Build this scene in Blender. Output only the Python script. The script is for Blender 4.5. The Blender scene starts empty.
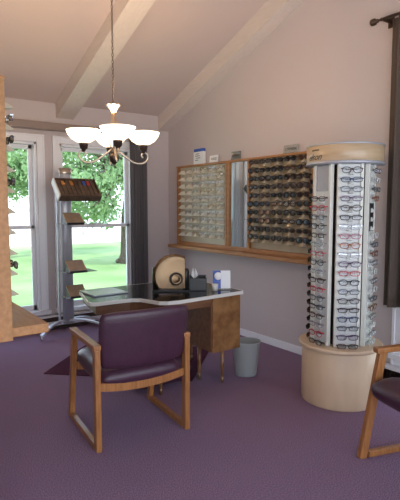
import bpy, bmesh, math, random
from mathutils import Vector, Matrix
R=math.radians; PI=math.pi
random.seed(7)
sc=bpy.context.scene; COL=sc.collection

# ---------------------------------------------------------------- camera
cam=bpy.data.cameras.new('camera'); cam.sensor_fit='HORIZONTAL'; cam.sensor_width=36
cam.lens=485/400*36; cam.clip_start=.05; cam.clip_end=400
co=bpy.data.objects.new('camera',cam); COL.objects.link(co)
co.location=(-3.514,-5.617,1.45); co.rotation_euler=(R(90-5.2),0,R(-35.7))
sc.camera=co
# ---------------------------------------------------------------- world, sun, exposure
w=bpy.data.worlds.new('sky'); sc.world=w; w.use_nodes=True
n=w.node_tree.nodes; l=w.node_tree.links
bg=n['Background']; tc=n.new('ShaderNodeTexCoord'); sp=n.new('ShaderNodeSeparateXYZ'); cr=n.new('ShaderNodeValToRGB')
cr.color_ramp.elements[0].position=.0; cr.color_ramp.elements[0].color=(.87,.93,1,1)
cr.color_ramp.elements[1].position=.8; cr.color_ramp.elements[1].color=(.50,.66,1,1)
l.new(tc.outputs['Generated'],sp.inputs[0]); l.new(sp.outputs['Z'],cr.inputs[0]); l.new(cr.outputs[0],bg.inputs[0])
bg.inputs[1].default_value=3.3
sun=bpy.data.lights.new('sun','SUN'); sun.energy=4.0; sun.angle=R(2); sun.color=(1,.95,.86)
so=bpy.data.objects.new('sun',sun); COL.objects.link(so); so.location=(-20,-4,20)
so.rotation_euler=Vector((-.75,-.28,1.0)).to_track_quat('Z','Y').to_euler()
sc.view_settings.view_transform='Standard'; sc.view_settings.look='None'
sc.view_settings.exposure=0.12; sc.view_settings.gamma=1; sc.view_settings.use_curve_mapping=False

# ---------------------------------------------------------------- materials
def mat(name,col,rough=.6,metal=0,var=0,scale=10,bump=0,bscale=60,stretch=None,spec=.5,coat=0,col2=None):
    m=bpy.data.materials.new(name); m.use_nodes=True
    nt=m.node_tree; b=nt.nodes['Principled BSDF']
    b.inputs['Base Color'].default_value=(*col,1); b.inputs['Roughness'].default_value=rough
    b.inputs['Metallic'].default_value=metal; b.inputs['Specular IOR Level'].default_value=spec
    b.inputs['Coat Weight'].default_value=coat
    tcn=nt.nodes.new('ShaderNodeTexCoord'); mp=nt.nodes.new('ShaderNodeMapping')
    nt.links.new(tcn.outputs['Object'],mp.inputs[0])
    if stretch: mp.inputs['Scale'].default_value=stretch
    if var or col2:
        nz=nt.nodes.new('ShaderNodeTexNoise'); nz.inputs['Scale'].default_value=scale; nz.inputs['Detail'].default_value=6
        r=nt.nodes.new('ShaderNodeValToRGB')
        c2=col2 or tuple(min(1,c*(1+var)) for c in col); c1=col if col2 else tuple(c*(1-var) for c in col)
        r.color_ramp.elements[0].position=.36; r.color_ramp.elements[1].position=.64
        r.color_ramp.elements[0].color=(*c1,1); r.color_ramp.elements[1].color=(*c2,1)
        nt.links.new(mp.outputs[0],nz.inputs['Vector']); nt.links.new(nz.outputs['Fac'],r.inputs[0])
        nt.links.new(r.outputs[0],b.inputs['Base Color'])
    if bump:
        nb=nt.nodes.new('ShaderNodeTexNoise'); nb.inputs['Scale'].default_value=bscale; nb.inputs['Detail'].default_value=3
        bp=nt.nodes.new('ShaderNodeBump'); bp.inputs['Strength'].default_value=bump; bp.inputs['Distance'].default_value=.01
        nt.links.new(mp.outputs[0],nb.inputs['Vector']); nt.links.new(nb.outputs['Fac'],bp.inputs['Height'])
        nt.links.new(bp.outputs[0],b.inputs['Normal'])
    return m
def glassy(name,tint=(1,1,1),gloss=.12,rough=.02,solid=0,scol=(1,1,1)):
    m=bpy.data.materials.new(name); m.use_nodes=True; nt=m.node_tree
    nt.nodes.remove(nt.nodes['Principled BSDF']); o=nt.nodes['Material Output']
    t=nt.nodes.new('ShaderNodeBsdfTransparent'); t.inputs[0].default_value=(*tint,1)
    g=nt.nodes.new('ShaderNodeBsdfGlossy'); g.inputs['Roughness'].default_value=rough
    f=nt.nodes.new('ShaderNodeLayerWeight'); f.inputs['Blend'].default_value=gloss
    x=nt.nodes.new('ShaderNodeMixShader')
    nt.links.new(f.outputs['Fresnel'],x.inputs[0]); nt.links.new(t.outputs[0],x.inputs[1]); nt.links.new(g.outputs[0],x.inputs[2])
    last=x
    if solid:
        d=nt.nodes.new('ShaderNodeBsdfDiffuse'); d.inputs[0].default_value=(*scol,1)
        y=nt.nodes.new('ShaderNodeMixShader'); y.inputs[0].default_value=solid
        nt.links.new(x.outputs[0],y.inputs[1]); nt.links.new(d.outputs[0],y.inputs[2]); last=y
    nt.links.new(last.outputs[0],o.inputs[0]); return m
M={}
M['wall']=mat('wall_paint',(.575,.515,.52),.85,bump=.05,bscale=200)
M['ceil']=mat('ceiling_paint',(.60,.505,.48),.9,bump=.06,bscale=150)
M['beam']=mat('beam_paint',(.68,.61,.565),.6,var=.03,scale=6,stretch=(8,1,8))
M['trim']=mat('trim_paint',(.84,.85,.89),.45)
M['carpet']=mat('carpet',(.185,.112,.175),.95,bump=.8,bscale=260,scale=150,spec=.1,col2=(.39,.26,.375))
M['rug']=mat('rug',(.075,.018,.04),.95,bump=.8,bscale=150,scale=60,spec=.1,var=.25)
M['oak']=mat('oak_wood',(.50,.27,.115),.42,scale=9,stretch=(6,6,.7),col2=(.36,.175,.068),coat=.15)
M['chairoak']=mat('chair_oak',(.42,.175,.052),.38,scale=9,stretch=(7,7,.9),col2=(.30,.115,.032),coat=.2)
M['dispoak']=mat('display_oak',(.46,.215,.078),.5,scale=7,stretch=(1,7,7),col2=(.36,.16,.052),coat=.05)
M['maple']=mat('maple_laminate',(.76,.575,.385),.38,scale=3,stretch=(3,3,.6),col2=(.68,.495,.32),coat=.1)
M['maplehead']=mat('header_maple',(.60,.44,.28),.35,scale=4,stretch=(1,1,7),col2=(.52,.37,.22),coat=.3)
M['burl']=mat('burl_veneer',(.33,.16,.06),.35,scale=11,stretch=(1,1,1),col2=(.17,.07,.024),coat=.3)
M['walnut']=mat('walnut',(.20,.085,.036),.4,scale=5,stretch=(1,6,6),col2=(.13,.052,.022))
M['vinyl']=mat('burgundy_vinyl',(.058,.020,.040),.36,bump=.15,bscale=90,var=.08,scale=20,spec=.55)
M['pad']=mat('reflection_tint',(.36,.42,.48),.2,spec=.7)  # pale blue-grey stands in for the reflected lawn
M['black']=mat('black_laminate',(.012,.012,.014),.12,spec=.6)
M['blackp']=mat('black_plastic',(.012,.012,.013),.35)
M['edge']=mat('pale_edging',(.72,.70,.66),.4)
M['bronze']=mat('brushed_bronze',(.19,.125,.072),.26,.95,bump=.1,bscale=30,stretch=(1,1,12))
M['brass']=mat('antique_brass',(.36,.24,.14),.3,1)
M['pewter']=mat('brushed_nickel',(.50,.42,.35),.32,1)
M['darkm']=mat('dark_bronze',(.10,.07,.055),.35,.8)
M['steel']=mat('grey_steel',(.50,.52,.57),.4,.35)
M['chrome']=mat('chrome',(.75,.77,.8),.15,1)
M['curtain']=mat('brown_curtain',(.105,.078,.062),.85,bump=.3,bscale=200)
M['slate']=mat('slate_curtain',(.125,.118,.128),.85,bump=.3,bscale=200)
M['valance']=mat('taupe_rail',(.27,.205,.18),.35)
M['grey']=mat('grey_plastic',(.36,.38,.37),.5)
M['white']=mat('white_card',(.85,.86,.88),.5)
M['tissue']=mat('tissue_paper',(.75,.74,.72),.8)
M['blue']=mat('blue_print',(.03,.10,.45),.4)
M['ink']=mat('dark_print',(.05,.045,.05),.5)
M['panel']=mat('beige_acrylic',(.50,.46,.35),.4,var=.05,scale=3)
M['panel2']=mat('tan_acrylic',(.43,.35,.235),.45,var=.05,scale=3)
M['nub']=mat('cream_nub',(.78,.75,.64),.3)
M['nub2']=mat('tan_nub',(.60,.50,.36),.4)
M['tower']=mat('white_metal',(.76,.77,.75),.35)
M['towerpost']=mat('ivory_metal',(.78,.77,.70),.35)
M['greyplate']=mat('grey_plate',(.33,.31,.32),.3,.3)
M['mirror']=mat('mirror',(.72,.80,.82),.03,1)
M['tan']=mat('tan_board',(.34,.225,.14),.6,var=.1,scale=20)
M['dkbox']=mat('dark_leather',(.10,.065,.042),.45,var=.3,scale=12)
M['glass']=glassy('window_glass',(.97,.99,.98),.08)
M['clear']=glassy('clear_acrylic',(.9,.93,.93),.25,solid=.15,scol=(.8,.85,.85))
M['lens']=glassy('clear_lens',(.88,.90,.92),.35,.05,solid=.12,scol=(.8,.82,.85))
M['grass']=mat('grass',(.17,.28,.10),.95,scale=.35,col2=(.33,.44,.20),bump=.4,bscale=30,spec=.1)
M['pave']=mat('pale_concrete',(.75,.73,.68),.9,var=.05,scale=.5)
M['bark']=mat('bark',(.16,.12,.09),.9,scale=6,stretch=(4,4,1),col2=(.08,.06,.045),bump=.8,bscale=20)
M['leaf']=mat('leaves',(.13,.225,.10),.6,scale=1.5,col2=(.33,.44,.25))
def translucent(m):
    nt=m.node_tree;b=nt.nodes['Principled BSDF'];o=nt.nodes['Material Output']
    t=nt.nodes.new('ShaderNodeBsdfTranslucent');t.inputs[0].default_value=(.42,.62,.26,1)
    x=nt.nodes.new('ShaderNodeMixShader');x.inputs[0].default_value=.45
    nt.links.new(b.outputs[0],x.inputs[1]);nt.links.new(t.outputs[0],x.inputs[2]);nt.links.new(x.outputs[0],o.inputs[0])
translucent(M['leaf'])
bm_=bpy.data.materials.new('lit_alabaster_glass'); bm_.use_nodes=True; b=bm_.node_tree.nodes['Principled BSDF']
b.inputs['Base Color'].default_value=(.95,.88,.75,1); b.inputs['Emission Color'].default_value=(1,.80,.55,1); b.inputs['Emission Strength'].default_value=2.6
b.inputs['Roughness'].default_value=.3
M['bowl']=bm_

# ---------------------------------------------------------------- mesh helpers
def NB(): return bmesh.new()
def box(bm,x0,x1,y0,y1,z0,z1,bev=0,mi=0,mx=None):
    r=bmesh.ops.create_cube(bm,size=1)
    vs=r['verts']
    for v in vs: v.co=Vector(((x0+x1)/2+v.co.x*(x1-x0),(y0+y1)/2+v.co.y*(y1-y0),(z0+z1)/2+v.co.z*(z1-z0)))
    fs=list({f for v in vs for f in v.link_faces})
    for f in fs: f.material_index=mi
    if bev:
        es=list({e for v in vs for e in v.link_edges})
        rr=bmesh.ops.bevel(bm,geom=es,offset=bev,segments=2,affect='EDGES',profile=.6,clamp_overlap=True)
        for f in rr['faces']: f.material_index=mi
        vs=list({v for f in rr['faces'] for v in f.verts})
    if mx is not None:
        for v in vs: v.co=mx@v.co
    return vs
def bar(bm,p,q,w,h,up=(0,0,1),bev=.004,mi=0):
    p=Vector(p);q=Vector(q);d=(q-p);L=d.length;d.normalize();u=Vector(up);s=d.cross(u).normalized();u=s.cross(d)
    mx=Matrix((( s.x,d.x,u.x,(p.x+q.x)/2),(s.y,d.y,u.y,(p.y+q.y)/2),(s.z,d.z,u.z,(p.z+q.z)/2),(0,0,0,1)))
    return box(bm,-w/2,w/2,-L/2,L/2,-h/2,h/2,bev,mi,mx)
def tube(bm,pts,r,n=8,mi=0,closed=False,cap=True):
    pts=[Vector(p) for p in pts]; rings=[]; N=len(pts); prev=None
    for i,p in enumerate(pts):
        if closed: d=(pts[(i+1)%N]-pts[i-1])
        else: d=(pts[min(i+1,N-1)]-pts[max(i-1,0)])
        d.normalize()
        if prev is None:
            a=Vector((0,0,1)) if abs(d.z)<.9 else Vector((1,0,0)); s=d.cross(a).normalized()
        else: s=(prev-d*prev.dot(d)).normalized()
        prev=s; t=d.cross(s); rr=r[i] if isinstance(r,(list,tuple)) else r
        rings.append([bm.verts.new(p+(s*math.cos(2*PI*k/n)+t*math.sin(2*PI*k/n))*rr) for k in range(n)])
    M_=N if closed else N-1
    for i in range(M_):
        a=rings[i];b_=rings[(i+1)%N]
        for k in range(n):
            f=bm.faces.new((a[k],a[(k+1)%n],b_[(k+1)%n],b_[k])); f.material_index=mi; f.smooth=True
    if cap and not closed:
        for rg in (rings[0][::-1],rings[-1]):
            f=bm.faces.new(rg); f.material_index=mi
def lathe(bm,prof,c=(0,0,0),n=32,mi=0,smooth=True,sx=1,sy=1,mx=None):
    rings=[]
    for r,z in prof:
        ring=[]
        for k in range(n):
            a=2*PI*k/n; v=Vector((r*sx*math.cos(a),r*sy*math.sin(a),z))
            if mx is not None: v=mx@v
            ring.append(bm.verts.new(v+Vector(c)))
        rings.append(ring)
    for i in range(len(rings)-1):
        for k in range(n):
            f=bm.faces.new((rings[i][k],rings[i][(k+1)%n],rings[i+1][(k+1)%n],rings[i+1][k])); f.material_index=mi; f.smooth=smooth
    for rg in (rings[0][::-1],rings[-1]):
        if (rg[0].co-rg[n//2].co).length>1e-5:
            f=bm.faces.new(rg); f.material_index=mi
def prism(bm,pts,z0,z1,mi=0,mis=None):
    a=[bm.verts.new((p[0],p[1],z0)) for p in pts]; b_=[bm.verts.new((p[0],p[1],z1)) for p in pts]
    f=bm.faces.new(a[::-1]);f.material_index=mi; f=bm.faces.new(b_); f.material_index=mi
    for i in range(len(pts)):
        j=(i+1)%len(pts); f=bm.faces.new((a[i],a[j],b_[j],b_[i])); f.material_index=mi if mis is None else mis
def sheet(bm,fn,nu,nv,th=0,mi=0):
    g=[[bm.verts.new(fn(i/nu,j/nv)) for j in range(nv+1)] for i in range(nu+1)]
    for i in range(nu):
        for j in range(nv):
            f=bm.faces.new((g[i][j],g[i+1][j],g[i+1][j+1],g[i][j+1])); f.smooth=True; f.material_index=mi
def obj(name,bm,m,parent=None,smooth=False,solid=0):
    bmesh.ops.recalc_face_normals(bm,faces=bm.faces[:])
    me=bpy.data.meshes.new(name); bm.to_mesh(me); bm.free()
    for x in (m if isinstance(m,(list,tuple)) else [m]): me.materials.append(M[x] if isinstance(x,str) else x)
    o=bpy.data.objects.new(name,me); COL.objects.link(o)
    if smooth:
        for p in me.polygons: p.use_smooth=True
    if solid:
        s=o.modifiers.new('s','SOLIDIFY'); s.thickness=solid; s.offset=0
    if parent: o.parent=parent
    return o
def thing(name,label,cat,loc=(0,0,0),rz=0,group=None):
    o=bpy.data.objects.new(name,None); COL.objects.link(o); o.location=loc; o.rotation_euler=(0,0,rz)
    o.empty_display_size=.1; o['label']=label; o['category']=cat
    if group: o['group']=group
    return o
def tag(o,label,cat,group=None):
    o['label']=label;o['category']=cat
    if group:o['group']=group
    return o
def struct(name,bm,m,parent=None,label=None):
    o=obj(name,bm,m,parent)
    if not parent: o['kind']='structure'
    if label: o['label']=label
    return o
def copy_tree(o,parent=None):
    c=o.copy(); COL.objects.link(c)
    if parent is not None: c.parent=parent
    for ch in list(o.children): copy_tree(ch,c)
    return c
def text_mesh(s,size,shear=0,extr=.0008):
    cu=bpy.data.curves.new('txt','FONT'); cu.body=s; cu.size=size; cu.shear=shear; cu.extrude=extr; cu.align_x='CENTER'; cu.align_y='CENTER'
    to=bpy.data.objects.new('txt',cu); COL.objects.link(to)
    dg=bpy.context.evaluated_depsgraph_get(); dg.update()
    me=bpy.data.meshes.new_from_object(to.evaluated_get(dg))
    bpy.data.objects.remove(to); bm=NB(); bm.from_mesh(me); bpy.data.meshes.remove(me); return bm

# ---------------------------------------------------------------- the room
SL=.378; CZ=2.625
def cz(y): return CZ-SL*y
XL=-6.2; YB=-7.0
WIN=[(-2.72,-1.765),(-1.50,-.545)]; WZ0,WZ1=.22,2.17
b=NB(); box(b,XL,.15,YB,.15,-.1,0); struct('floor',b,'carpet')
# back wall with two openings
b=NB(); xs=[XL-.15,WIN[0][0],WIN[0][1],WIN[1][0],WIN[1][1],.15]
for i in (0,2,4): box(b,xs[i],xs[i+1],0,.15,-.1,CZ)
for i in (1,3):
    box(b,xs[i],xs[i+1],0,.15,-.1,WZ0); box(b,xs[i],xs[i+1],0,.15,WZ1,CZ)
struct('wall_back',b,'wall')
# right wall (gable) with one tall window opening behind the brown curtain
RW=(-4.75,-3.50); RZ0,RZ1=.26,2.72
b=NB()
def gable(y0,y1,z0,top=True,z1=None):
    vs=[]
    for x in (0,.15):
        vs.append([b.verts.new((x,y0,z0)),b.verts.new((x,y1,z0)),b.verts.new((x,y1,cz(y1) if z1 is None else z1)),b.verts.new((x,y0,cz(y0) if z1 is None else z1))])
    a,c=vs; b.faces.new(a); b.faces.new(c[::-1])
    for i in range(4):
        j=(i+1)%4; b.faces.new((a[i],a[j],c[j],c[i]))
gable(YB,RW[0],-.1); gable(RW[1],0,-.1); gable(*RW,-.1,z1=RZ0); gable(*RW,RZ1)
struct('wall_right',b,'wall')
# sloping ceiling
b=NB()
v=[b.verts.new(p) for p in [(XL-.15,.15,cz(.15)),(.15,.15,cz(.15)),(.15,YB,cz(YB)),(XL-.15,YB,cz(YB)),(XL-.15,.15,cz(.15)+.15),(.15,.15,cz(.15)+.15),(.15,YB,cz(YB)+.15),(XL-.15,YB,cz(YB)+.15)]]
for q in [(0,1,2,3),(7,6,5,4),(0,4,5,1),(1,5,6,2),(2,6,7,3),(3,7,4,0)]: b.faces.new([v[i] for i in q])
struct('ceiling',b,'ceil')
b=NB(); box(b,XL-.15,XL,YB,0,-.1,CZ+.02)
v=[]
for x in (XL-.15,XL): v.append([b.verts.new((x,0,CZ)),b.verts.new((x,YB,CZ)),b.verts.new((x,YB,cz(YB)))])
b.faces.new(v[0]);b.faces.new(v[1][::-1])
for i in range(3): b.faces.new((v[0][i],v[0][(i+1)%3],v[1][(i+1)%3],v[1][i]))
struct('wall_left',b,'wall')
b=NB()
v=[]
for y in (YB-.15,YB): v.append([b.verts.new((XL-.15,y,2.6)),b.verts.new((.15,y,2.6)),b.verts.new((.15,y,cz(YB)+.1)),b.verts.new((XL-.15,y,cz(YB)+.1))])
b.faces.new(v[0]);b.faces.new(v[1][::-1])
for i in range(4): b.faces.new((v[0][i],v[0][(i+1)%4],v[1][(i+1)%4],v[1][i]))
struct('rear_light_blocker',b,'wall')  # unseen upper wall, added to cut sky fill from behind the camera
# partition that carries the nearer frame display
b=NB(); box(b,-3.17,-3.06,-3.40,-.0,0,2.60); struct('wall_partition',b,'wall')
# beams
def beam(name,x0,x1,dz):
    b=NB(); vs=[]
    for x in (x0,x1):
        vs.append([b.verts.new((x,0,cz(0)-dz)),b.verts.new((x,YB,cz(YB)-dz)),b.verts.new((x,YB,cz(YB))),b.verts.new((x,0,cz(0)))])
    a,c=vs; b.faces.new(a);b.faces.new(c[::-1])
    for i in range(4):
        j=(i+1)%4; b.faces.new((a[i],a[j],c[j],c[i]))
    return struct(name,b,'beam')
beam('trim_1',-1.53,-1.32,.165); beam('trim_2',-.16,0,.185); beam('trim_3',-2.95,-2.74,.165); beam('trim_4',-4.35,-4.14,.165)
# baseboards
def bboard(name,pts): 
    b=NB()
    for x0,x1,y0,y1 in pts: box(b,x0,x1,y0,y1,0,.075,.004)
    struct(name,b,'trim')
bboard('baseboard_right',[(-.018,0,YB,-3.30),(-.018,0,-3.30,0)])
bboard('baseboard_back',[(-3.06,-.018,-.018,0)])
# double hung windows in the back wall
def window(name,x0,x1):
    root=bpy.data.objects.new(name,None); COL.objects.link(root); root.location=((x0+x1)/2,0,WZ0); root['kind']='structure'
    ox=(x0+x1)/2
    def P(nm,boxes,m,par=root,bev=.004):
        b=NB()
        for q in boxes: box(b,q[0]-ox,q[1]-ox,q[2],q[3],q[4]-WZ0,q[5]-WZ0,bev)
        return obj(nm,b,m,par)
    c=.085
    P('casing',[(x0-c,x0,-.022,0,WZ0-.02,WZ1+c),(x1,x1+c,-.022,0,WZ0-.02,WZ1+c),(x0,x1,-.022,0,WZ1,WZ1+c),
                (x0-c,x0-c+.02,-.032,-.02,WZ0-.02,WZ1+c),(x1+c-.02,x1+c,-.032,-.02,WZ0-.02,WZ1+c),(x0-c,x1+c,-.034,-.02,WZ1+c-.02,WZ1+c)],'trim')
    P('jamb',[(x0,x0+.028,0,.15,WZ0,WZ1),(x1-.028,x1,0,.15,WZ0,WZ1),(x0,x1,0,.15,WZ1-.028,WZ1)],'trim')
    P('sill',[(x0-c-.02,x1+c+.02,-.06,.15,WZ0-.03,WZ0+.015)],'trim')
    s=.042; mz=1.205
    for k,(z0,z1,y0,bot,top) in enumerate([(WZ0+.015,mz+.02,.045,.06,.04),(mz-.02,WZ1-.028,.085,.04,.045)]):
        a,e=x0+.028,x1-.028
        f=P('sash',[(a,a+s,y0,y0+.035,z0,z1),(e-s,e,y0,y0+.035,z0,z1),(a,e,y0,y0+.035,z0,z0+bot),(a,e,y0,y0+.035,z1-top,z1)],'trim')
        P('pane',[(a+s,e-s,y0+.015,y0+.019,z0+bot,z1-top)],'glass',f,0)
        if k==0: P('sash_lock',[(ox-.03,ox+.03,y0-.012,y0+.02,z1,z1+.015)],'trim',f,.003)
    return root
for i,(a,c) in enumerate(WIN): window('window_%d'%(i+1),a,c)
# tall window in the right wall
root=bpy.data.objects.new('window_3',None); COL.objects.link(root); root.location=(0,-4.12,RZ0); root['kind']='structure'
def P3(nm,boxes,m,par=root,bev=.004):
    b=NB()
    for q in boxes: box(b,q[0],q[1],q[2]+4.12,q[3]+4.12,q[4]-RZ0,q[5]-RZ0,bev)
    return obj(nm,b,m,par)
y0,y1=RW
P3('casing',[(-.022,0,y0-.09,y0,RZ0-.09,RZ1+.09),(-.022,0,y1,y1+.09,RZ0-.09,RZ1+.09),(-.022,0,y0,y1,RZ1,RZ1+.09),(-.034,-.02,y1+.065,y1+.09,RZ0-.09,RZ1+.09)],'trim')
P3('jamb',[(0,.15,y0,y0+.03,RZ0,RZ1),(0,.15,y1-.03,y1,RZ0,RZ1),(0,.15,y0,y1,RZ1-.03,RZ1)],'trim')
P3('sill',[(-.06,.15,y0-.1,y1+.1,RZ0-.03,RZ0+.01)],'trim')
f=P3('sash',[(.05,.09,y0+.03,y0+.08,RZ0,RZ1-.03),(.05,.09,y1-.08,y1-.03,RZ0,RZ1-.03),(.05,.09,y0+.03,y1-.03,RZ0+.01,RZ0+.07),(.05,.09,y0+.03,y1-.03,RZ1-.08,RZ1-.03),(.05,.09,y0+.03,y1-.03,1.3,1.35)],'trim')
P3('pane',[(.068,.072,y0+.08,y1-.08,RZ0+.07,1.3)],'glass',f,0); P3('pane',[(.068,.072,y0+.08,y1-.08,1.35,RZ1-.08)],'glass',f,0)

# ---------------------------------------------------------------- outdoors
GZ=-.35
b=NB(); box(b,-40,45,.16,16.5,GZ-.3,GZ); box(b,.16,45,-20,.16,GZ-.3,GZ); struct('lawn',b,'grass')
b=NB(); box(b,-120,160,16.5,200,GZ-.3,GZ+.01); struct('pavement',b,'pave')
def px_point(px,dist):   # a ground point seen along an image column
    a=math.atan((px-200)/485)+R(35.7); return (-3.514+dist*math.sin(a),-5.617+dist*math.cos(a))
def tree(name,label,x,y,r,h,crowns,nleaf,seed,group=None):
    rnd=random.Random(seed); root=thing(name,label,'tree',(x,y,GZ),0,group)
    b=NB()
    tube(b,[(0,0,-.1),(.02,0,.3),(.08,.05,h*.4),(.25,.1,h*.75),(.5,.2,h*1.1)],[r*1.5,r*1.05,r,r*.85,r*.5],12)
    for k in range(5):
        a=k*1.3+.3; tube(b,[(0,0,.25),(math.cos(a)*r*1.6,math.sin(a)*r*1.6,.03)],[r*.5,r*.25],6)
    obj('trunk',b,'bark',root)
    b=NB()
    for (cx,cy,c_z,rx,rz) in crowns:
        p0=Vector((.15,.05,h*.75)); p1=Vector((cx,cy,c_z)); m=(p0+p1)/2+Vector((0,0,.4))
        tube(b,[p0,m,p1],[r*.5,r*.3,r*.1],6)
        for q in range(4):
            e=p1+Vector((rnd.uniform(-1,1)*rx*.8,rnd.uniform(-1,1)*rx*.8,rnd.uniform(-.8,.5)*rz)); tube(b,[m.lerp(p1,.5),e],[r*.2,r*.05],5)
    obj('branches',b,'bark',root)
    b=NB()
    for (cx,cy,c_z,rx,rz) in crowns:
        cl=[(Vector((rnd.gauss(0,.5)*rx,rnd.gauss(0,.5)*rx,rnd.gauss(0,.5)*rz))) for _ in range(max(6,int(9*rx)))]
        for i in range(int(nleaf)):
            q=rnd.choice(cl)+Vector((rnd.gauss(0,.24),rnd.gauss(0,.24),rnd.gauss(0,.18)))
            p=Vector((cx,cy,c_z))+q
            s=rnd.uniform(.045,.10); u=Vector((rnd.gauss(0,1),rnd.gauss(0,1),rnd.gauss(0,.6))).normalized(); t=u.orthogonal().normalized(); t=Matrix.Rotation(rnd.uniform(0,6),3,u)@t; wv=u.cross(t)*.5
            b.faces.new([b.verts.new(p-t*s),b.verts.new(p+wv*s),b.verts.new(p+t*s),b.verts.new(p-wv*s)])
    obj('foliage',b,'leaf',root)
    return root
tx,ty=px_point(127.5,15.5)
tree('maple_tree','leafy tree with its dark trunk rooted in the lawn outside the right-hand window',tx,ty,.24,3.6,
     [(-1.7,0,3.5,.9,.6),(-.7,.3,3.6,1.0,.6),(.4,0,3.4,.9,.6),(-1.2,-.3,2.6,.8,.45),(-.2,.4,2.5,.8,.4),(-2.3,.2,2.7,.7,.5),(-1.9,.2,1.8,.45,.4),(-2.5,.5,3.5,.8,.6),(.5,.3,2.6,.6,.4),(-.6,0,4.7,1.6,.8),(-1.0,-.2,1.75,.5,.3)],1000,3)
tx,ty=px_point(-2,18)
tree('shade_tree','broad leafy tree seen through the upper half of the left window',tx,ty,.22,4.2,
     [(.7,0,3.3,.7,.5),(1.3,-.3,3.9,.7,.5),(.2,-.2,4.1,.9,.5),(1.2,-.5,3.1,.45,.35),(.9,0,4.9,1.2,.8),(-.8,.2,3.8,1.0,.8),(.5,-.4,2.6,.45,.35)],1300,5)

# ---------------------------------------------------------------- window rail, curtains
r_=thing('curtain_rail','long taupe traverse rail running above the two back windows','curtain rail',(-1.6,-.09,2.30))
b=NB(); box(b,-1.46,1.2,-.045,.045,.0,.085,.012); obj('rail_cover',b,'valance',r_)
b=NB()
b.free()
for x in (-1.4,-.2,1.1):
    b=NB(); box(b,x-.015,x+.015,.03,.09,.02,.07); obj('bracket',b,'valance',r_)
def curtain_fn(p0,p1,amp,waves,zt,zb,flare=0,nx=(0,0)):
    p0=Vector((*p0,0));p1=Vector((*p1,0));d=(p1-p0);nrm=Vector((-d.y,d.x,0)).normalized()
    def fn(u,v):
        uu=u*(1+flare*v); p=p0+d*uu+nrm*(amp*(.7+.5*v)*math.sin(2*PI*waves*u)+amp*.35*math.sin(2*PI*waves*2.3*u+1+v))
        return Vector((p.x,p.y,zt+(zb-zt)*v))
    return fn
b=NB(); sheet(b,curtain_fn((-.62,-.085),(-.385,-.085),.022,6,2.30,.05),72,14)
tag(obj('slate_curtain',b,'slate',solid=.004),'narrow dark slate curtain drawn beside the right-hand back window','curtain')
c_=thing('brown_curtain','dark brown curtain hanging from a rod over the tall window in the right wall','curtain',(-.1,-3.365,2.905))
b=NB(); sheet(b,curtain_fn((0,0),(0,-1.0),.035,9,-.04,-2.245,.0),130,16); obj('drape',b,'curtain',c_,solid=.004)
d_=thing('curtain_rod','dark metal curtain rod with a ribbed ball finial above the brown curtain','curtain rod',(-.1,-3.275,2.885))
b=NB(); tube(b,[(0,0,0),(0,-1.4,0)],.012,10); obj('rod',b,'darkm',d_)
mx=Matrix.Rotation(R(-90),4,'X')
b=NB(); mx=Matrix.Rotation(R(-90),4,'X'); lathe(b,[(.001,-.01),(.015,.0),(.009,.015),(.009,.03),(.016,.036),(.009,.042),(.020,.052),(.027,.062),(.024,.068),(.028,.074),(.024,.081),(.027,.088),(.018,.098),(.001,.102)],(0,.0,0),16,mx=mx)
obj('finial',b,'darkm',d_)
b=NB(); box(b,-.005,.1,-.025,-.012,-.02,.01,.002); box(b,.09,.1,-.045,.005,-.05,.04,.002); obj('bracket',b,'darkm',d_)

# low heater / register under the tall window
h_=thing('baseboard_heater','white baseboard heater with dark grille under the tall window','heater',(-.0,-4.02,0))
b=NB(); box(b,-.10,-.02,-.70,.70,.15,.175,.004); box(b,-.10,-.02,.675,.70,0,.15,.003);box(b,-.10,-.02,-.70,-.675,0,.15,.003); obj('casing',b,'trim',h_)
b=NB()
for k in range(44): box(b,-.085,-.035,-.66+k*.03,-.652+k*.03,.02,.13)
box(b,-.034,-.022,-.67,.67,.0,.15)
obj('grille',b,'darkm',h_)
h_=thing('baseboard_heater','low dark-slotted heater along the floor under the two back windows','heater',(-1.7,-.06,0))
b=NB(); box(b,-1.2,1.2,-.035,.04,.15,.165,.004); box(b,-1.2,1.2,-.035,-.028,.05,.10,.002); obj('casing',b,'trim',h_)
b=NB(); box(b,-1.18,1.18,-.025,.035,.02,.15); obj('fins',b,'darkm',h_)

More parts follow.
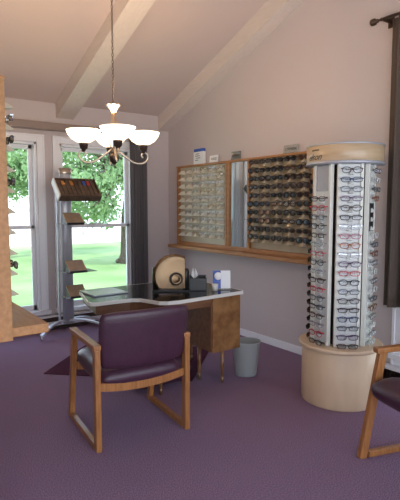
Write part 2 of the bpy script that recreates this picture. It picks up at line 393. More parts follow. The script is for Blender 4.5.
# ---------------------------------------------------------------- glasses prototypes
def rim_pts(cx,rx,rz,p,n=14,y=0):
    out=[]
    for k in range(n):
        a=2*PI*k/n; c,s=math.cos(a),math.sin(a)
        out.append((cx+rx*math.copysign(abs(c)**(2/p),c),y+.0015*0,rz*math.copysign(abs(s)**(2/p),s)))
    return out
SH={'round':(.026,.018,2.3),'rect':(.027,.0145,3.2),'cat':(.028,.0165,2.6),'wrap':(.031,.021,2.5)}
cache={}
def glasses_mesh(shape,colour,thick,lens):
    key=(shape,colour,thick,lens)
    if key in cache: return cache[key]
    rx,rz,p=SH[shape]; cx=rx+.008
    b=NB()
    for s in (-1,1):
        tube(b,rim_pts(s*cx,rx,rz,p),thick,5,closed=True)
        hx=s*(cx+rx); bar(b,(hx-s*.004,0,rz*.45),(hx+s*.005,0,rz*.45),thick*2.2,thick*2.2,bev=0)
        bar(b,(hx+s*.005,-.001,rz*.45),(hx+s*.004,.014+s*.003,rz*.45),thick*1.6,thick*2.4,bev=0)
        bar(b,(hx+s*.004,.014+s*.003,rz*.45),(-s*.035,.018+s*.003,rz*.1),thick*1.6,thick*2.2,bev=0)
    tube(b,[(-.009,0,rz*.35),(0,-.002,rz*.5),(.009,0,rz*.35)],thick,5)
    bmesh.ops.recalc_face_normals(b,faces=b.faces[:])
    me=bpy.data.meshes.new('spectacles'); b.to_mesh(me); b.free(); me.materials.append(colour_mats[colour])
    lm=[]
    for s in (-1,1):
        b=NB(); pts=rim_pts(s*cx,rx,rz,p)
        c0=b.verts.new((s*cx,-.003,0)); vs=[b.verts.new(q) for q in pts]
        for k in range(len(vs)):
            f=b.faces.new((c0,vs[k],vs[(k+1)%len(vs)])); f.smooth=True
        m2=bpy.data.meshes.new('lens'); b.to_mesh(m2); b.free(); m2.materials.append(lens_mats[lens]); lm.append(m2)
    cache[key]=(me,lm); return cache[key]
colour_mats={}
for nm,c,ro,me_ in [('black',(.012,.012,.014),.2,0),('tortoise',(.07,.028,.012),.22,0),('brown',(.05,.025,.018),.25,0),('red',(.50,.02,.03),.3,0),('blue',(.03,.05,.14),.3,0),
                 ('silver',(.55,.56,.6),.25,1),('gold',(.55,.38,.16),.25,1),('pink',(.50,.18,.22),.3,0),('clear',(.72,.74,.72),.25,0),('purple',(.09,.03,.11),.3,0),('grey',(.11,.12,.14),.3,.5),('copper',(.33,.12,.06),.3,.7)]:
    colour_mats[nm]=mat('frame_'+nm,c,ro,me_)
lens_mats={'clear':M['lens'],'dark':mat('dark_lens',(.012,.009,.009),.15,spec=.25),'brownl':mat('brown_lens',(.05,.022,.012),.15,spec=.3),'amber':mat('amber_lens',(.22,.09,.03),.1,spec=.8),
           'bluel':mat('blue_lens',(.03,.045,.075),.15,.0,spec=.4)}
def spectacles(name,shape,colour,thick,lens,loc,rz,tilt,label,cat,group,scl=1):
    me,lm=glasses_mesh(shape,colour,thick,lens)
    o=bpy.data.objects.new(name,me); COL.objects.link(o); o.location=loc
    o.rotation_euler=(tilt,0,rz); o.scale=(scl,scl,scl)
    for m2 in lm:
        c=bpy.data.objects.new('lens',m2); COL.objects.link(c); c.parent=o
    tag(o,label,cat,group)
ORD=['first','second','third','fourth','fifth','sixth','seventh','eighth','ninth','tenth','eleventh','twelfth','thirteenth','fourteenth','fifteenth','sixteenth','seventeenth','eighteenth','nineteenth','twentieth']

# ---------------------------------------------------------------- wall displays
ROWZ=[1.895-.0865*k for k in range(10)]
def nub(b,x,z,w=.058,h=.062,out=.05,y0=-.014):
    # nose-shaped wedge: narrow at top, wide at the bottom, bottom edge furthest out
    T=[(x-w*.18,z+h*.42),(x+w*.18,z+h*.42)]; B_=[(x-w*.5,z-h*.5),(x+w*.5,z-h*.5)]
    v=[b.verts.new((T[0][0],y0,T[0][1])),b.verts.new((T[1][0],y0,T[1][1])),b.verts.new((B_[1][0],y0,B_[1][1])),b.verts.new((B_[0][0],y0,B_[0][1])),
       b.verts.new((T[0][0],y0-out*.45,T[0][1]-.004)),b.verts.new((T[1][0],y0-out*.45,T[1][1]-.004)),b.verts.new((x+w*.36,y0-out,z-h*.30)),b.verts.new((x-w*.36,y0-out,z-h*.30))]
    for q in [(0,1,2,3),(7,6,5,4),(0,4,5,1),(1,5,6,2),(2,6,7,3),(3,7,4,0)]: b.faces.new([v[i] for i in q])
def panel(root,u0,u1,cols,pm,nm,out=.082):
    b=NB(); box(b,u0,u1,-.014,-.002,.99,1.935); 
    obj('back_panel',b,pm,root)
    cw=(u1-u0)/cols
    for z in ROWZ:
        b=NB()
        for c in range(cols): nub(b,u0+cw*(c+.5),z-.024,out=out)
        box(b,u0+.004,u1-.004,-.019,-.014,z-.052,z-.046)
        obj('nose_rest_row',b,nm,root)
    return [u0+cw*(c+.5) for c in range(cols)]
def display_case(name,label,loc,rz,u0,u1,stiles,ledge_out,ledge_u0,ztop=1.955):
    root=thing(name,label,'display',loc,rz)
    b=NB(); box(b,u0,u1,-.06,-.001,ztop-.022,ztop,.003); obj('top_rail',b,'dispoak',root)
    for s0,s1 in stiles:
        b=NB(); box(b,s0,s1,-.055,-.001,.905 if s0<0 else .955,ztop-.022,.003); obj('stile',b,'dispoak',root)
    b=NB(); box(b,u0,u1,-.052,-.001,.955,.995,.003); obj('bottom_rail',b,'dispoak',root)
    b=NB(); box(b,ledge_u0,u1+.03,-ledge_out,-.001,.915,.955,.005); obj('ledge',b,'dispoak',root)
    return root
# right wall: u = -y
D=display_case('frame_display','wide oak eyeglass display with a mirror strip on the right wall','',0,0,0,[],.0,0) if False else None
D=display_case('frame_display','wide oak eyeglass display with a mirror strip mounted on the right wall',(0,0,0),R(-90),.285,2.60,[(.285,.318),(1.285,1.315),(1.325,1.355),(1.665,1.695),(2.565,2.60)],.17,.245)
ucols=panel(D,.318,1.285,6,'panel','nub')
b=NB(); box(b,1.315,1.665,-.008,-.001,.995,1.933); obj('mirror_backing',b,'dispoak',D)
b=NB(); box(b,-.148,.148,-.003,.003,.995,1.933,0,0,Matrix.Translation((1.51,-.022,0))@Matrix.Rotation(R(3.0),4,'Z')); obj('mirror',b,'mirror',D)
vcols=panel(D,1.695,2.565,5,'panel2','nub2')
rnd=random.Random(11)
rowname=lambda r:'top' if r==0 else ('bottom' if r==9 else ORD[r])
for r,z in enumerate(ROWZ):
    for c,u in enumerate(ucols):
        if c<2 and not (c==1 and r in (6,7,8)): continue
        sh=rnd.choice(['rect','round','cat']); colr=rnd.choice(['clear','silver','clear','gold','clear'])
        spectacles('eyeglasses',sh,colr,.0022,'clear',(-.066,-u+rnd.uniform(-.004,.004),z),R(-90),0,
            'pale eyeglasses, %s row, %s column, beige panel left of mirror'%(rowname(r),ORD[c]),'eyeglasses','pale eyeglasses on the beige wall panel')
for r,z in enumerate(ROWZ):
    for c,u in enumerate(vcols):
        sh=rnd.choice(['wrap','wrap','cat','round','rect']); colr=rnd.choice(['black','black','tortoise','brown','black','tortoise'])
        ln=rnd.choice(['dark','dark','dark','brownl','brownl','dark']) if (r<5) else rnd.choice(['dark','brownl','dark','brownl','clear','amber','dark','bluel'])
        wd={'dark':'black lenses','brownl':'brown lenses','clear':'clear lenses','amber':'amber lenses','bluel':'dark blue lenses'}[ln]
        spectacles('sunglasses',sh,colr,.0042,ln,(-.071,-u+rnd.uniform(-.003,.003),z+.008),R(-90)+rnd.uniform(-.06,.06),R(0)+rnd.uniform(-.08,.05),
            '%s sunglasses with %s, %s row, %s column right of mirror'%(colr,wd,rowname(r),ORD[c]),'sunglasses','sunglasses on the wall panel right of the mirror',1.16)
# nearer display on the partition, u = y+3.6
D2=display_case('frame_display','near oak eyeglass display at the left edge, seen end-on with its shelf',(-3.06,-3.60,0),R(90),0.0,1.6,[(-.012,.03),(1.565,1.6)],.205,-.0,1.955)
n_=panel(D2,.035,1.565,10,'panel2','nub2',.10)
for r,z in enumerate(ROWZ[:10]):
    if r in (1,2,4,8): 
        spectacles('eyeglasses','rect',['brown','silver','black','tortoise'][r%4],.0022,'clear',(-3.06+.098,-3.60+n_[0],z),R(90),0,
          '%s eyeglasses peeking out from the near oak display, %s row'%({0:'brown',1:'silver',2:'black',3:'tortoise'}[r%4],rowname(r)),'eyeglasses',None)

# signs on top of the wall display
def card(name,label,y,w,h,z=1.955,m='white',x=-.03,tilt=-6,text=None,tsize=.03,tm='ink',extra=None,par=None,th=.003):
    root=thing(name,label,'sign',(x,y,z),R(-90))
    mt=Matrix.Rotation(R(tilt),4,'X')
    b=NB(); box(b,-w/2,w/2,-th/2,th/2,0,h,0,0,mt); obj('card',b,m,root)
    b=NB(); box(b,-w/2,w/2,-.02,.012,0,.003); obj('foot',b,m,root)
    if text:
        bm=text_mesh(text,tsize); mm=Matrix.Translation((0,-th/2-.0012,h*.5))@Matrix.Rotation(R(90),4,'X')
        for v in bm.verts: v.co=mt@(mm@v.co)
        obj('lettering',bm,tm,root)
    if extra: extra(root,mt)
    return root
def bluetop(root,mt):
    b=NB(); box(b,-.09,.09,-.022,.022,.15,.185,.003); obj('blue_header',b,'blue',root)
    b=NB()
    for k,(x0,x1,z) in enumerate([(-.05,.02,.12),(-.06,.03,.095),(-.04,.04,.07),(-.06,0,.045)]): box(b,x0,x1,-.0225,-.0205,z,z+.007)
    obj('lettering',b,'ink',root)
root=thing('brochure_box','white leaflet box with a blue header on top of the oak wall display','sign',(-.03,-.76,1.955),R(-90))
b=NB(); box(b,-.10,.10,-.02,.02,0,.15,.003); obj('box',b,'white',root); bluetop(root,None)
card('sign_card','small white card with dark letters beside the leaflet box on the wall display',-1.04,.165,.085,text='GUESS',tsize=.038)
card('acrylic_sign','small clear sign with dark script above the mirror strip',-1.44,.16,.095,m='clear',text='nine',tsize=.07)
card('acrylic_sign','small clear sign with a dark line of lettering above the sunglasses',-2.27,.20,.085,m='clear',text='EYEWEAR',tsize=.034)

# ---------------------------------------------------------------- rotating tower
TC=Vector((-.567,-3.325,0)); T=thing('eyewear_tower','tall rotating eyewear tower with maple drum base and round wooden header','display stand',tuple(TC))
b=NB(); lathe(b,[(.276,0),(.28,.01),(.28,.405),(.276,.41)],n=48); obj('drum_base',b,'maple',T)
b=NB(); lathe(b,[(.296,.412),(.304,.418),(.304,.437),(.298,.443)],n=48); obj('drum_top',b,'maple',T)
b=NB(); lathe(b,[(.03,.443),(.03,1.742)],n=16); obj('spindle',b,'darkm',T)
b=NB(); lathe(b,[(.155,.445),(.155,1.738)],n=6,smooth=False); 
for v in b.verts: v.co=Matrix.Rotation(math.atan2(-5.617+3.325,-3.514+.567)+R(12)+R(30),4,'Z')@v.co
obj('inner_core',b,'darkm',T)
va=math.atan2(-5.617+3.29,-3.514+.563)   # direction from the tower to the viewpoint
PZ0,PZ1=.46,1.738
faces=[]
for k in range(6):
    an=va+R(12)+k*R(60)          # normals
    if k==0: tagk='front'
    faces.append(an)
RAP=.193; PWD=.138
for k,an in enumerate(faces):
    nrm=Vector((math.cos(an),math.sin(an),0)); tn=Vector((-math.sin(an),math.cos(an),0))
    mx=Matrix(((tn.x,-nrm.x,0,nrm.x*RAP),(tn.y,-nrm.y,0,nrm.y*RAP),(0,0,1,0),(0,0,0,1)))  # local x=tangent, y=inwards
    b=NB(); box(b,-PWD/2,PWD/2,0,.006,PZ0,PZ1,0,0,mx)
    for s in (-1,1): box(b,s*(PWD/2+.009)-.011,s*(PWD/2+.009)+.011,-.012,.02,PZ0-.015,PZ1+.01,.003,1,mx)
    obj('rack_panel',b,['tower','towerpost'],T)
    b=NB()
    for j in range(20):
        z=1.695-j*.065
        if j<3 and k==5: continue
        nub(b,0,z-.014,.036,.040,.030,0)
    box(b,-.006,.006,-.004,0,PZ0+.02,PZ1-.05 if k!=5 else 1.54)
    for v in b.verts: v.co=mx@v.co
    obj('nose_rest_column',b,'tower',T)
def tower_glasses(an,rows,which,cols,lensf=lambda r:'clear',th=.0026,grp='eyeglasses on the rotating tower'):
    nrm=Vector((math.cos(an),math.sin(an),0))
    for j in rows:
        z=1.695-j*.065; p=TC+nrm*(RAP+.043)
        c=cols[j%len(cols)]; sh=['rect','cat','rect','round'][(j*7+len(cols))%4]
        ln=lensf(j)
        spectacles('eyeglasses',sh,c,th,ln,(p.x,p.y,z),an+R(90)+rnd.uniform(-.05,.05),rnd.uniform(-.12,.12),
          '%s eyeglasses on the %s of the rotating tower, %s from the top'%(c,which,ORD[j]),'eyeglasses',grp,1.12)
F0=faces[0]
# k=0 front panel, k=5/1 sides: find which is to the viewer's left
left=faces[5]; right=faces[1]
tower_glasses(F0,range(20),'front panel',['brown','blue','grey','purple','tortoise','black','silver','pink','copper','silver','purple','red','black','grey','brown'])
tower_glasses(left,range(3,20),'left-hand panel',['red','black','silver','brown','red','grey','black','tortoise','silver'])
tower_glasses(right,[0,1,2,3]+list(range(7,20)),'right-hand panel',['silver','clear','grey','copper','silver','clear'])
tower_glasses(faces[4],range(1,20),'far left side',['black','tortoise','black'],lambda r:'dark',.0035)
# grey plate at the head of the left-hand panel
an=left; nrm=Vector((math.cos(an),math.sin(an),0)); tn=Vector((-math.sin(an),math.cos(an),0))
mx=Matrix(((tn.x,-nrm.x,0,nrm.x*RAP),(tn.y,-nrm.y,0,nrm.y*RAP),(0,0,1,0),(0,0,0,1)))
b=NB(); box(b,-.07,.07,-.006,0,1.555,1.736,.001,0,mx); obj('logo_plate',b,'greyplate',T)
an=right; nrm=Vector((math.cos(an),math.sin(an),0)); tn=Vector((-math.sin(an),math.cos(an),0))
mx=Matrix(((tn.x,-nrm.x,0,nrm.x*RAP),(tn.y,-nrm.y,0,nrm.y*RAP),(0,0,1,0),(0,0,0,1)))
b=NB(); box(b,-.06,.06,-.008,0,1.27,1.47,.001,0,mx); obj('dark_plate',b,'blackp',T)
# header
b=NB(); lathe(b,[(.268,1.758),(.272,1.761),(.272,1.868),(.268,1.871)],n=64); hd=obj('header',b,'maplehead',T)
b=NB(); lathe(b,[(.20,1.740),(.274,1.741),(.277,1.75),(.274,1.76),(.20,1.761)],n=64); obj('header_rim',b,'steel',T)
b=NB(); lathe(b,[(.20,1.869),(.274,1.870),(.278,1.876),(.274,1.882),(.20,1.883)],n=64); obj('header_rim',b,'steel',T)
def wrap(txt,size,zc,ac,shear):
    bm=text_mesh(txt,size,shear)
    for v in bm.verts:
        a=ac+v.co.x/.273; r=.2732+v.co.z; v.co=Vector((r*math.cos(a),r*math.sin(a),zc+v.co.y))
    obj('header_lettering',bm,'ink',hd)
wrap('elson',.064,1.79,va-R(50),.5)
wrap('EYEWEAR',.017,1.838,va-R(48),0)

# ---------------------------------------------------------------- chairs
def seat_pad(b,x0,x1,y0,y1,z0,z1,bulge=.03,rad=.05,curve=0,n=12):
    # soft cushion: superellipse section grid
    def top(u,v):
        e=lambda t:(1-abs(2*t-1)**5)
        return e(u)*e(v)
    g={}
    for side in (0,1):
        for i in range(n+1):
            for j in range(n+1):
                u,v=.5+.5*math.sin(PI/2*(2*i/n-1)),.5+.5*math.sin(PI/2*(2*j/n-1))
                if side==1 and (i in (0,n) or j in (0,n)): g[side,i,j]=g[0,i,j]; continue
                a_,b_=2*u-1,2*v-1; x=(x0+x1)/2+(x1-x0)/2*a_*(1-.07*b_**6); y=(y0+y1)/2+(y1-y0)/2*b_*(1-.07*a_**6); zm=(z0+z1)/2; h=(z1-z0)/2
                s=max(0,1-abs(2*u-1)**8)**.4*max(0,1-abs(2*v-1)**8)**.4
                z=zm+(h*s+bulge*top(u,v)*.5 if side==0 else -h*s)
                g[side,i,j]=b.verts.new((x,y,z+curve*(2*u-1)**2))
    for side in (0,1):
        for i in range(n):
            for j in range(n):
                q=[g[side,i,j],g[side,i+1,j],g[side,i+1,j+1],g[side,i,j+1]]
                if side: q=q[::-1]
                f=b.faces.new(q); f.smooth=True
def make_chair(label,loc,rz):
    t=thing('armchair',label,'chair',loc,rz,None)
    X=.297; TW=.034
    for s in (-1,1):
        x=s*X
        b=NB(); bar(b,(x,-.262,0.0),(x,-.262,.615),TW,.052,(0,1,0),.005); obj('leg',b,'chairoak',t)
        b=NB(); bar(b,(x,.305,0.0),(x,.185,.615),TW,.048,(0,1,0),.005); obj('leg',b,'chairoak',t)
        b=NB(); bar(b,(x,-.2865,.628),(x,.232,.628),TW+.012,.032,(0,0,1),.007); obj('armrest',b,'chairoak',t)
        b=NB(); bar(b,(x,-.244,.0175),(x,.262,.0175),TW-.002,.035,(0,0,1),.004); obj('floor_rail',b,'chairoak',t)
    # curved rear apron, front apron
    b=NB()
    def apr(y,yth):
        pts=[]; n=12; X2=X-TW/2
        rows=[]
        for i in range(n+1):
            x=-X2+2*X2*i/n; sag=.028*(1-(x/X2)**2); zc=.385-sag
            rows.append([b.verts.new((x,y-yth/2,zc-.024)),b.verts.new((x,y+yth/2,zc-.024)),b.verts.new((x,y+yth/2,zc+.024)),b.verts.new((x,y-yth/2,zc+.024))])
        for i in range(n):
            for k in range(4):
                b.faces.new((rows[i][k],rows[i][(k+1)%4],rows[i+1][(k+1)%4],rows[i+1][k]))
        b.faces.new(rows[0]); b.faces.new(rows[-1][::-1])
    apr(-.255,.022); obj('rear_rail',b,'chairoak',t)
    b=NB(); apr(.20,.022); obj('front_rail',b,'chairoak',t)
    b=NB(); seat_pad(b,-.272,.272,-.275,.315,.355,.475,.02); 
    for v in b.verts: v.co.z+=.03*(v.co.x/.268)**2*0+ (.012 if v.co.y>.1 else 0)
    obj('seat',b,'vinyl',t,smooth=True)
    # backrest : wide padded shell, slightly curved and raked
    b=NB(); seat_pad(b,-.283,.283,-.0,.36,-.032,.032,.012,n=14)
    for v in b.verts:
        x,y,z=v.co; h=y; xx=x*(1+.05*(h/.36)); back=-(h)*.14; cv=.035*(x/.283)**2
        v.co=Vector((xx*1.01+.014,-.262+back+cv+z,.475+h+.0*cv))
    obj('backrest',b,'vinyl',t,smooth=True)
    return t
make_chair('burgundy vinyl armchair with oak sled arms, back to us, facing the desk',(-2.075,-2.79,0),R(-5.2))
make_chair('burgundy armchair with oak frame cut off at the right edge of the picture',(-.985,-4.355,0),R(73))

# ---------------------------------------------------------------- desk
A_=Vector((-2.23,-1.51,0)); d1_=Vector((.72,.69,0)).normalized(); d2_=Vector((.725,-.689,0)).normalized()
DK=thing('desk','reception desk with glossy black kidney-shaped top, pale edging and burl pedestal','desk',(-1.5,-2.2,0))
def L(x,y): return (x+1.5,y+2.2)
out=[(-2.00,-1.80),(-2.02,-1.84),(-2.145,-2.30),(-2.14,-2.35),(-2.10,-2.375),(-1.95,-2.375),(-1.83,-2.385),(-1.775,-2.42),(-1.745,-2.50),(-1.715,-2.60),(-1.66,-2.64),(-1.58,-2.655),(-.92,-2.615),(-.905,-2.60),(-.885,-1.82),(-.90,-1.80)]
out=[L(*p) for p in out]
cx=sum(p[0] for p in out)/len(out); cy=sum(p[1] for p in out)/len(out)
def inset(pts,d):
    r=[]; n=len(pts)
    for i in range(n):
        a=Vector(pts[i-1]);c=Vector(pts[i]);e=Vector(pts[(i+1)%n]); n1=(c-a).normalized();n2=(e-c).normalized()
        nn=Vector((-n1.y,n1.x))+Vector((-n2.y,n2.x)); nn.normalize(); r.append(tuple(c+nn*d))
    return r
b=NB(); prism(b,inset(out,.010),.7285,.7515); obj('worktop',b,'black',DK)
b=NB()
i0=out; i1=inset(out,.0105)
for z0,z1 in ((.726,.752),):
    a=[b.verts.new((*p,z0)) for p in i0];c=[b.verts.new((*p,z1)) for p in i0];d=[b.verts.new((*p,z0)) for p in i1];e=[b.verts.new((*p,z1)) for p in i1]
    for i in range(len(i0)):
        j=(i+1)%len(i0)
        b.faces.new((a[i],a[j],c[j],c[i]));b.faces.new((c[i],c[j],e[j],e[i]));b.faces.new((d[j],d[i],e[i],e[j]));b.faces.new((a[j],a[i],d[i],d[j]))
obj('edging',b,'edge',DK)
b=NB(); ap=[L(*p) for p in [(-1.99,-1.84),(-2.09,-2.33),(-1.82,-2.34),(-1.72,-2.44),(-1.66,-2.58),(-1.21,-2.585),(-1.21,-1.86)]]; prism(b,ap,.655,.7285); obj('apron',b,'walnut',DK)
b=NB(); box(b,.28,.565,-.40,.32,.275,.7285,.004); pd=obj('pedestal',b,'burl',DK); pd['label']='burl-veneered drawer pedestal'
b=NB(); box(b,.272,.281,-.385,.31,.28,.655); obj('inner_side_panel',b,'walnut',DK)
for i,(x,y,h) in enumerate([(-1.10,-2.57,.30),(-1.21,-2.40,.30),(-1.645,-2.50,.66),(-1.75,-1.95,.66),(-.98,-1.95,.30)]):
    b=NB(); lx,ly=L(x,y)
    zb=.008 if 0<(Vector((x,y,0))-A_).dot(d1_)<.98 and 0<(Vector((x,y,0))-A_).dot(d2_)<1.3 else 0
    lathe(b,[(.011,zb),(.018,h)],(lx,ly,0),12); lg=obj('leg',b,'burl',DK)
    b=NB(); lathe(b,[(.0115,zb),(.0135,zb+.004),(.0145,.045),(.012,.05)],(lx,ly,0),12); f_=obj('ferrule',b,'brass',lg)

# desk-top things
G=thing('lens_gauge','brushed bronze disc instrument with round dark port between black side plates','instrument',(-1.40,-2.28,.7525),R(-33))
def disc_pts(r,cut,n=48):
    pts=[]
    for k in range(n+1):
        a=2*PI*k/n; x,z=r*math.cos(a),r*math.sin(a); pts.append((min(x,cut),z))
    return pts[:-1]
R0=.172
b=NB(); rr=[]
mxs=Matrix.Translation((.02,0,.130))@Matrix.Rotation(R(-12),4,'X')
poly=[(x,max(z,-.112)) for x,z in disc_pts(R0,.088)]
NR=9; cen=Vector((.035,-.03))
def dish(x,z,y): 
    q=((Vector((x,z))-cen).length/R0); return mxs@Vector((x,y+.022*(1-min(1,q*q)),z))
ringsF=[];ringsB=[]
for k in range(1,NR+1):
    t=k/NR; P=[(cen.x+(x-cen.x)*t,cen.y+(z-cen.y)*t) for x,z in poly]
    ringsF.append([b.verts.new(dish(x,z,-.03)) for x,z in P]); ringsB.append([b.verts.new(dish(x,z,-.022)) for x,z in P])
for RG,yy in ((ringsF,-.03),(ringsB,-.022)):
    c0=b.verts.new(dish(cen.x,cen.y,yy))
    for i in range(len(poly)):
        j_=(i+1)%len(poly); f=b.faces.new((c0,RG[0][i],RG[0][j_])); f.smooth=True
        for k in range(NR-1):
            f=b.faces.new((RG[k][i],RG[k+1][i],RG[k+1][j_],RG[k][j_])); f.smooth=True
for i in range(len(poly)): j_=(i+1)%len(poly); b.faces.new((ringsF[-1][i],ringsF[-1][j_],ringsB[-1][j_],ringsB[-1][i]))
bmesh.ops.remove_doubles(b,verts=b.verts[:],dist=1e-6)
obj('disc',b,'bronze',G)
mxp=Matrix.Translation((.035,-.038,.105))@Matrix.Rotation(R(78),4,'X')
b=NB(); lathe(b,[(.044,-.02),(.052,-.016),(.054,.0),(.052,.012),(.045,.016),(.044,-.02)],n=28,mx=mxp); obj('port_ring',b,'blackp',G)
b=NB(); lathe(b,[(.001,.002),(.03,.0),(.044,.009),(.045,-.01),(.001,-.012)],n=28,mx=mxp); obj('port_plate',b,'bronze',G)
b=NB(); lathe(b,[(.0,.0),(.028,.0),(.028,.18),(.02,.195),(.001,.2)],(-.135,.03,0),16,sy=1.3); obj('side_support',b,'blackp',G)
b=NB(); lathe(b,[(.0,.0),(.028,.0),(.028,.16),(.02,.18),(.001,.185)],(.115,.035,0),16,sy=1.3); obj('side_support',b,'blackp',G)
b=NB(); box(b,-.16,.14,-.05,.05,0,.012,.004); obj('foot_plate',b,'blackp',G)
N=thing('desk_caddy','low black box organiser beside the bronze disc on the desk','organiser',(-1.195,-2.36,.7525),R(-33))
b=NB()
for q in [(-.07,.07,-.05,.05,0,.006),(-.07,.07,-.05,-.045,0,.105),(-.07,.07,.045,.05,0,.12),(-.07,-.065,-.05,.05,0,.12),(.065,.07,-.05,.05,0,.105),(.0,.004,-.05,.05,0,.10)]: box(b,*q,.0015)
obj('tray',b,'blackp',N)
b=NB()
for k in range(5):
    a=k*1.26; 
    v0=b.verts.new((-.03,0,.09)); v1=b.verts.new((-.03+.03*math.cos(a),.02*math.sin(a),.12)); v2=b.verts.new((-.035+.016*math.cos(a+.6),.02*math.sin(a+.6),.185)); v3=b.verts.new((-.03+.03*math.cos(a+1.3),.02*math.sin(a+1.3),.13))
    b.faces.new((v0,v1,v2,v3))
tag(obj('tissue',b,'tissue',solid=.001),'crumpled white tissue sticking up out of the black organiser','tissue').matrix_world=N.matrix_basis if False else Matrix.Translation((-1.195,-2.36,.7525))@Matrix.Rotation(R(-33),4,'Z')
b=NB(); lathe(b,[(.001,0),(.022,0),(.027,.055),(.024,.055),(.02,.004),(.001,.003)],n=20); o=obj('paper_cup',b,'edge'); o.location=(-1.10,-2.47,.7525); tag(o,'small cream cup in front of the white leaflets on the desk','cup')
H=thing('brochure_holder','clear leaflet holder with blue and white leaflets near the desk corner','leaflet holder',(-1.00,-2.45,.7525),R(-33))
b=NB(); mt=Matrix.Rotation(R(-8),4,'X'); box(b,-.065,.065,-.004,.004,0,.10,.001,0,mt); box(b,-.065,.065,-.05,.03,0,.004,.001); obj('holder',b,'clear',H)
b=NB(); box(b,-.085,-.02,-.010,-.005,.006,.155,0,0,mt); lf=obj('blue_leaflet',b,'blue',H)
b=NB(); box(b,-.018,.062,-.010,-.005,.006,.155,0,0,mt); obj('white_leaflet',b,'white',H)
b=NB(); lathe(b,[(.001,0),(.03,.001),(.032,.006),(.028,.011),(.001,.012)],n=24,mx=Matrix.Translation((-.045,-.03,.115))@Matrix.Rotation(R(84),4,'X')); obj('round_badge',b,'white',H)
b=NB(); box(b,0,.30,0,.28,0,.010,.002); o=obj('reflection_pad',b,'pad'); o.location=(-2.03,-2.16,.7525); o.rotation_euler=(0,0,R(2)); tag(o,'flat pad on the left end of the desk, coloured pale blue-grey like reflected lawn','reflection pad')  # its pale colour imitates the lawn reflected in the glossy desk top

# wastebasket
b=NB(); prof=[(.001,0),(.082,0),(.086,.004),(.113,.27),(.118,.275),(.118,.282),(.110,.282),(.083,.012),(.001,.010)]
lathe(b,prof,n=40,sx=1,sy=.85); o=obj('wastebasket',b,'grey'); o.scale=(1.06,1.06,1.06); o.location=(-.815,-2.54,.001); o.rotation_euler=(0,0,R(-36)); tag(o,'grey plastic wastebasket on the carpet beside the desk pedestal','wastebasket')

# rug + footstool under the desk
d1=Vector((.72,.69,0)).normalized(); d2=Vector((.725,-.689,0)).normalized(); A=Vector((-2.23,-1.51,0))
b=NB(); W_=1.30; Lg=.98
pts=[A,A+d2*W_,A+d2*W_+d1*Lg,A+d1*Lg]; prism(b,[(p.x,p.y) for p in pts],.001,.007); tag(obj('rug',b,'rug'),'dark maroon mat lying cornerwise on the purple carpet under the desk','rug')
b=NB(); seat_pad(b,-.30,.22,-.2,.18,.02,.25,.02); 
o=obj('footstool',b,'vinyl',smooth=True); o.location=(-1.52,-2.24,.0); o.rotation_euler=(0,0,R(0)); tag(o,'low dark burgundy footstool in the kneehole under the desk','footstool')

# ---------------------------------------------------------------- product stand by the window
S=thing('floor_stand','grey metal floor stand with arched feet in front of the window pier','stand',(-1.60,-.36,0))
b=NB(); lathe(b,[(.055,.13),(.055,1.86),(.05,1.865)],n=20,sx=1.15,sy=.7,c=(.03,0,0)); obj('column',b,'steel',S)
b=NB(); lathe(b,[(.06,1.80),(.062,1.805),(.062,1.86),(.001,1.862)],n=20,sx=1.15,sy=.75,c=(.03,0,0)); o_=obj('column_cap',b,'pewter',S)
b=NB(); bar(b,(-.07,0,.13),(-.07,0,1.72),.02,.03,(0,1,0),.003); obj('side_rail',b,'steel',S)
for (fx,fy) in ((-.32,-.14),(.50,.16),(.42,-.22)):
    b=NB(); P0=Vector((0,0,.15)); P2=Vector((fx,fy,.06)); pts=[]
    for k in range(9):
        t=k/8; p=P0.lerp(P2,t); p.z=.06+.10*(1-t**2.2)+.015*math.sin(PI*t); pts.append(p)
    for k in range(8): bar(b,pts[k],pts[k+1]+(pts[k+1]-pts[k])*.05,.045,.022,(0,0,1),.003)
    ft=obj('foot',b,'steel',S)
    b=NB(); lathe(b,[(.001,-.011),(.02,-.011),(.024,-.007),(.024,.007),(.02,.011),(.001,.011)],c=(fx,fy,.0245),n=18,mx=Matrix.Rotation(R(90),4,'Y')); tube(b,[(fx,fy,.03),(fx,fy,.065)],.008,8)
    obj('castor',b,'chrome',ft)
for z in (1.255,.735,.46):
    b=NB(); box(b,-.08,.27,-.27,-.0,z-.004,z+.002,.001); obj('shelf',b,'clear',S)
b=NB(); box(b,-.02,.08,-.075,-.03,1.52,1.62,.002); obj('tray_bracket',b,'steel',S)
def tilted_box(name,label,cat,loc,w,d,th,tilt,m,group=None):
    root=thing(name,label,cat,loc,0,group); mt=Matrix.Rotation(R(tilt),4,'X')
    return root,mt
for k,(z,dx,which) in enumerate([(1.257,.0,'upper shelf'),(.737,.02,'middle shelf'),(.462,.02,'lowest shelf')]):
    root=thing('sample_board','tan slanted sample board with dark edge on the %s of the floor stand'%which,'sample board',(-1.565+dx,-.36-.15,z),0,'tan sample boards on the floor stand')
    mt=Matrix.Rotation(R(37),4,'X')
    b=NB(); box(b,-.095,.10,-.088,.09,.070,.080,.002,0,mt); obj('board',b,'tan',root)
    b=NB()
    v=[(-.11,-.085,.0),(-.11,.07,0),(-.11,.05,.095),(-.11,-.105,.0+.002),]
    # wedge base
    P_=[(-.11,0.001),(.03,0.001),(.024,.104),(-.107,-.02+.025)]
    a=[b.verts.new((-.093,y,z_)) for y,z_ in P_]; c=[b.verts.new((.098,y,z_)) for y,z_ in P_]
    b.faces.new(a);b.faces.new(c[::-1])
    for i in range(4): b.faces.new((a[i],a[(i+1)%4],c[(i+1)%4],c[i]))
    obj('wedge_base',b,'blackp',root)
    b=NB(); box(b,-.095,.10,-.098,-.087,.06,.087,.002,0,mt); obj('front_lip',b,'blackp',root)
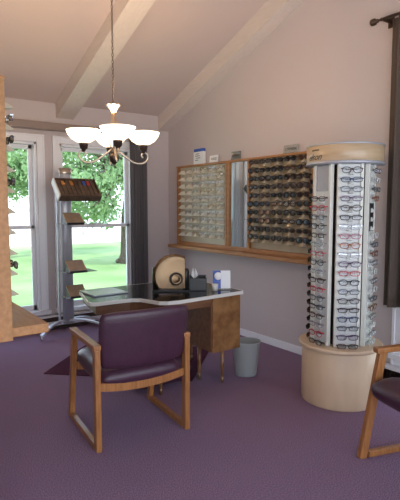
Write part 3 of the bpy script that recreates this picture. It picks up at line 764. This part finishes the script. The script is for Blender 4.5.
root=thing('slanted_case','large dark slanted sample case with coloured spines on top of the floor stand','case',(-1.50,-.52,1.56))
mt=Matrix.Translation((0,0,.08))@Matrix.Rotation(R(44),4,'X')
b=NB()
for q in [(-.235,.235,-.15,.13,-.05,-.03),(-.235,.235,-.15,-.128,-.05,.03),(-.235,.235,.115,.13,-.05,.03),(.22,.235,-.15,.13,-.05,.03)]: box(b,*q,.003,0,mt)
obj('case_shell',b,'dkbox',root)
b=NB(); box(b,-.240,-.222,-.15,.13,-.05,.03,.003,0,mt); sd=obj('page_edge',b,'edge',root); sd['label']='pale greenish ribbed side'
cols=['dkbox','copper_','dkbox','copper_','dkbox','dkbox','blue','red_','dkbox']
M['copper_']=mat('amber_print',(.45,.18,.04),.4); M['red_']=mat('red_print',(.40,.03,.03),.4)
for k in range(9):
    x0=-.215+k*.048
    b=NB(); box(b,x0,x0+.043,-.125,.112,-.03,.018,.003,0,mt); sp_=obj('spine',b,'dkbox',root)
    if cols[k]!='dkbox':
        b=NB(); box(b,x0+.004,x0+.039,.03,.095,.018,.020,0,0,mt); obj('cover_label',b,cols[k],sp_)

# ---------------------------------------------------------------- chandelier
CH=Vector((-2.008,-2.50,1.90)); 
K=thing('chandelier','four-light chandelier with glowing glass bowls hanging on a chain','chandelier',tuple(CH))
zc=cz(CH.y)-CH.z
b=NB(); tube(b,[(0,0,-.17),(0,0,.275)],.008,8); obj('stem',b,'pewter',K)
b=NB(); lathe(b,[(.001,-.165),(.012,-.16),(.03,-.14),(.036,-.115),(.036,-.10),(.026,-.095),(.026,-.085),(.03,-.08),(.001,-.078)],n=20); obj('bottom_cup',b,'darkm',K)
b=NB(); lathe(b,[(.012,.185),(.018,.19),(.02,.20),(.026,.208),(.050,.238),(.052,.243),(.042,.244),(.02,.22),(.001,.218)],n=20); 
obj('crown',b,'pewter',K)
b=NB(); ang0=R(0)
rtv=Vector((math.cos(R(-35.7)),math.sin(R(-35.7)),0)); bkv=Vector((-rtv.y,rtv.x,0))
for k in range(4):
    a=k*PI/2+R(45); d=rtv*math.cos(a)+bkv*math.sin(a)
    tube(b,[d*.018+Vector((0,0,.195)),d*.022+Vector((0,0,.08)),d*.045+Vector((0,0,.0)),d*.02+Vector((0,0,-.08))],.0028,6)
obj('cage_rods',b,'pewter',K)
for k in range(4):
    a=R(17)+k*PI/2; d=rtv*math.cos(a)+bkv*math.sin(a); Ra=.205
    b=NB(); pts=[]
    # S-curved arm with scroll end
    ctrl=[(.02,-.10),(.05,-.125),(.09,-.11),(.125,-.075),(.155,-.06)]
    for r_,z_ in [(.015,-.06),(.045,-.085),(.085,-.115),(.13,-.145),(.17,-.155),(.205,-.15),(.232,-.128),(.238,-.10),(.222,-.08),(.200,-.082),(.192,-.10),(.204,-.113)]:
        pts.append(d*r_+Vector((0,0,z_)))
    # smooth
    sm=[]
    for i in range(len(pts)-1):
        p0=pts[max(i-1,0)];p1=pts[i];p2=pts[i+1];p3=pts[min(i+2,len(pts)-1)]
        for q in range(4):
            t=q/4; sm.append(.5*((2*p1)+(p2-p0)*t+(2*p0-5*p1+4*p2-p3)*t*t+(3*p1-p0-3*p2+p3)*t**3))
    sm.append(pts[-1]); tube(b,sm,.0065,8); ar=obj('arm',b,'pewter',K)
    c=d*Ra
    b=NB(); lathe(b,[(.001,-.085),(.012,-.08),(.013,-.07),(.026,-.06),(.03,-.035),(.034,-.03),(.03,-.024),(.001,-.022)],tuple(c),20); obj('candle_cup',b,'darkm',ar)
    b=NB(); lathe(b,[(.020,-.024),(.05,-.016),(.082,.004),(.104,.032),(.113,.055),(.115,.062),(.110,.062),(.100,.034),(.078,.009),(.048,-.009),(.018,-.018)],tuple(c),36); obj('glass_bowl',b,'bowl',ar,smooth=True)
    pl=bpy.data.lights.new('bulb_light','POINT'); pl.energy=13; pl.color=(1,.70,.42); pl.shadow_soft_size=.04
    po=bpy.data.objects.new('bulb_light',pl); COL.objects.link(po); po.location=CH+c+Vector((0,0,.075))
b=NB(); z=.28; k=0
while z<zc-.03:
    pts=[]
    for q in range(10):
        a=2*PI*q/10; u=.006*math.cos(a); v=.014*math.sin(a)
        pts.append((u,0,z+v) if k%2 else (0,u,z+v))
    tube(b,pts,.0021,5,closed=True); z+=.0225; k+=1
tube(b,[(.004,0,.26),(.004,0,zc-.03)],.0016,5)
obj('chain',b,'darkm',K)
b=NB(); lathe(b,[(.001,zc-.035),(.03,zc-.03),(.055,zc-.005),(.06,zc+.02)],n=24); obj('ceiling_canopy',b,'pewter',K)
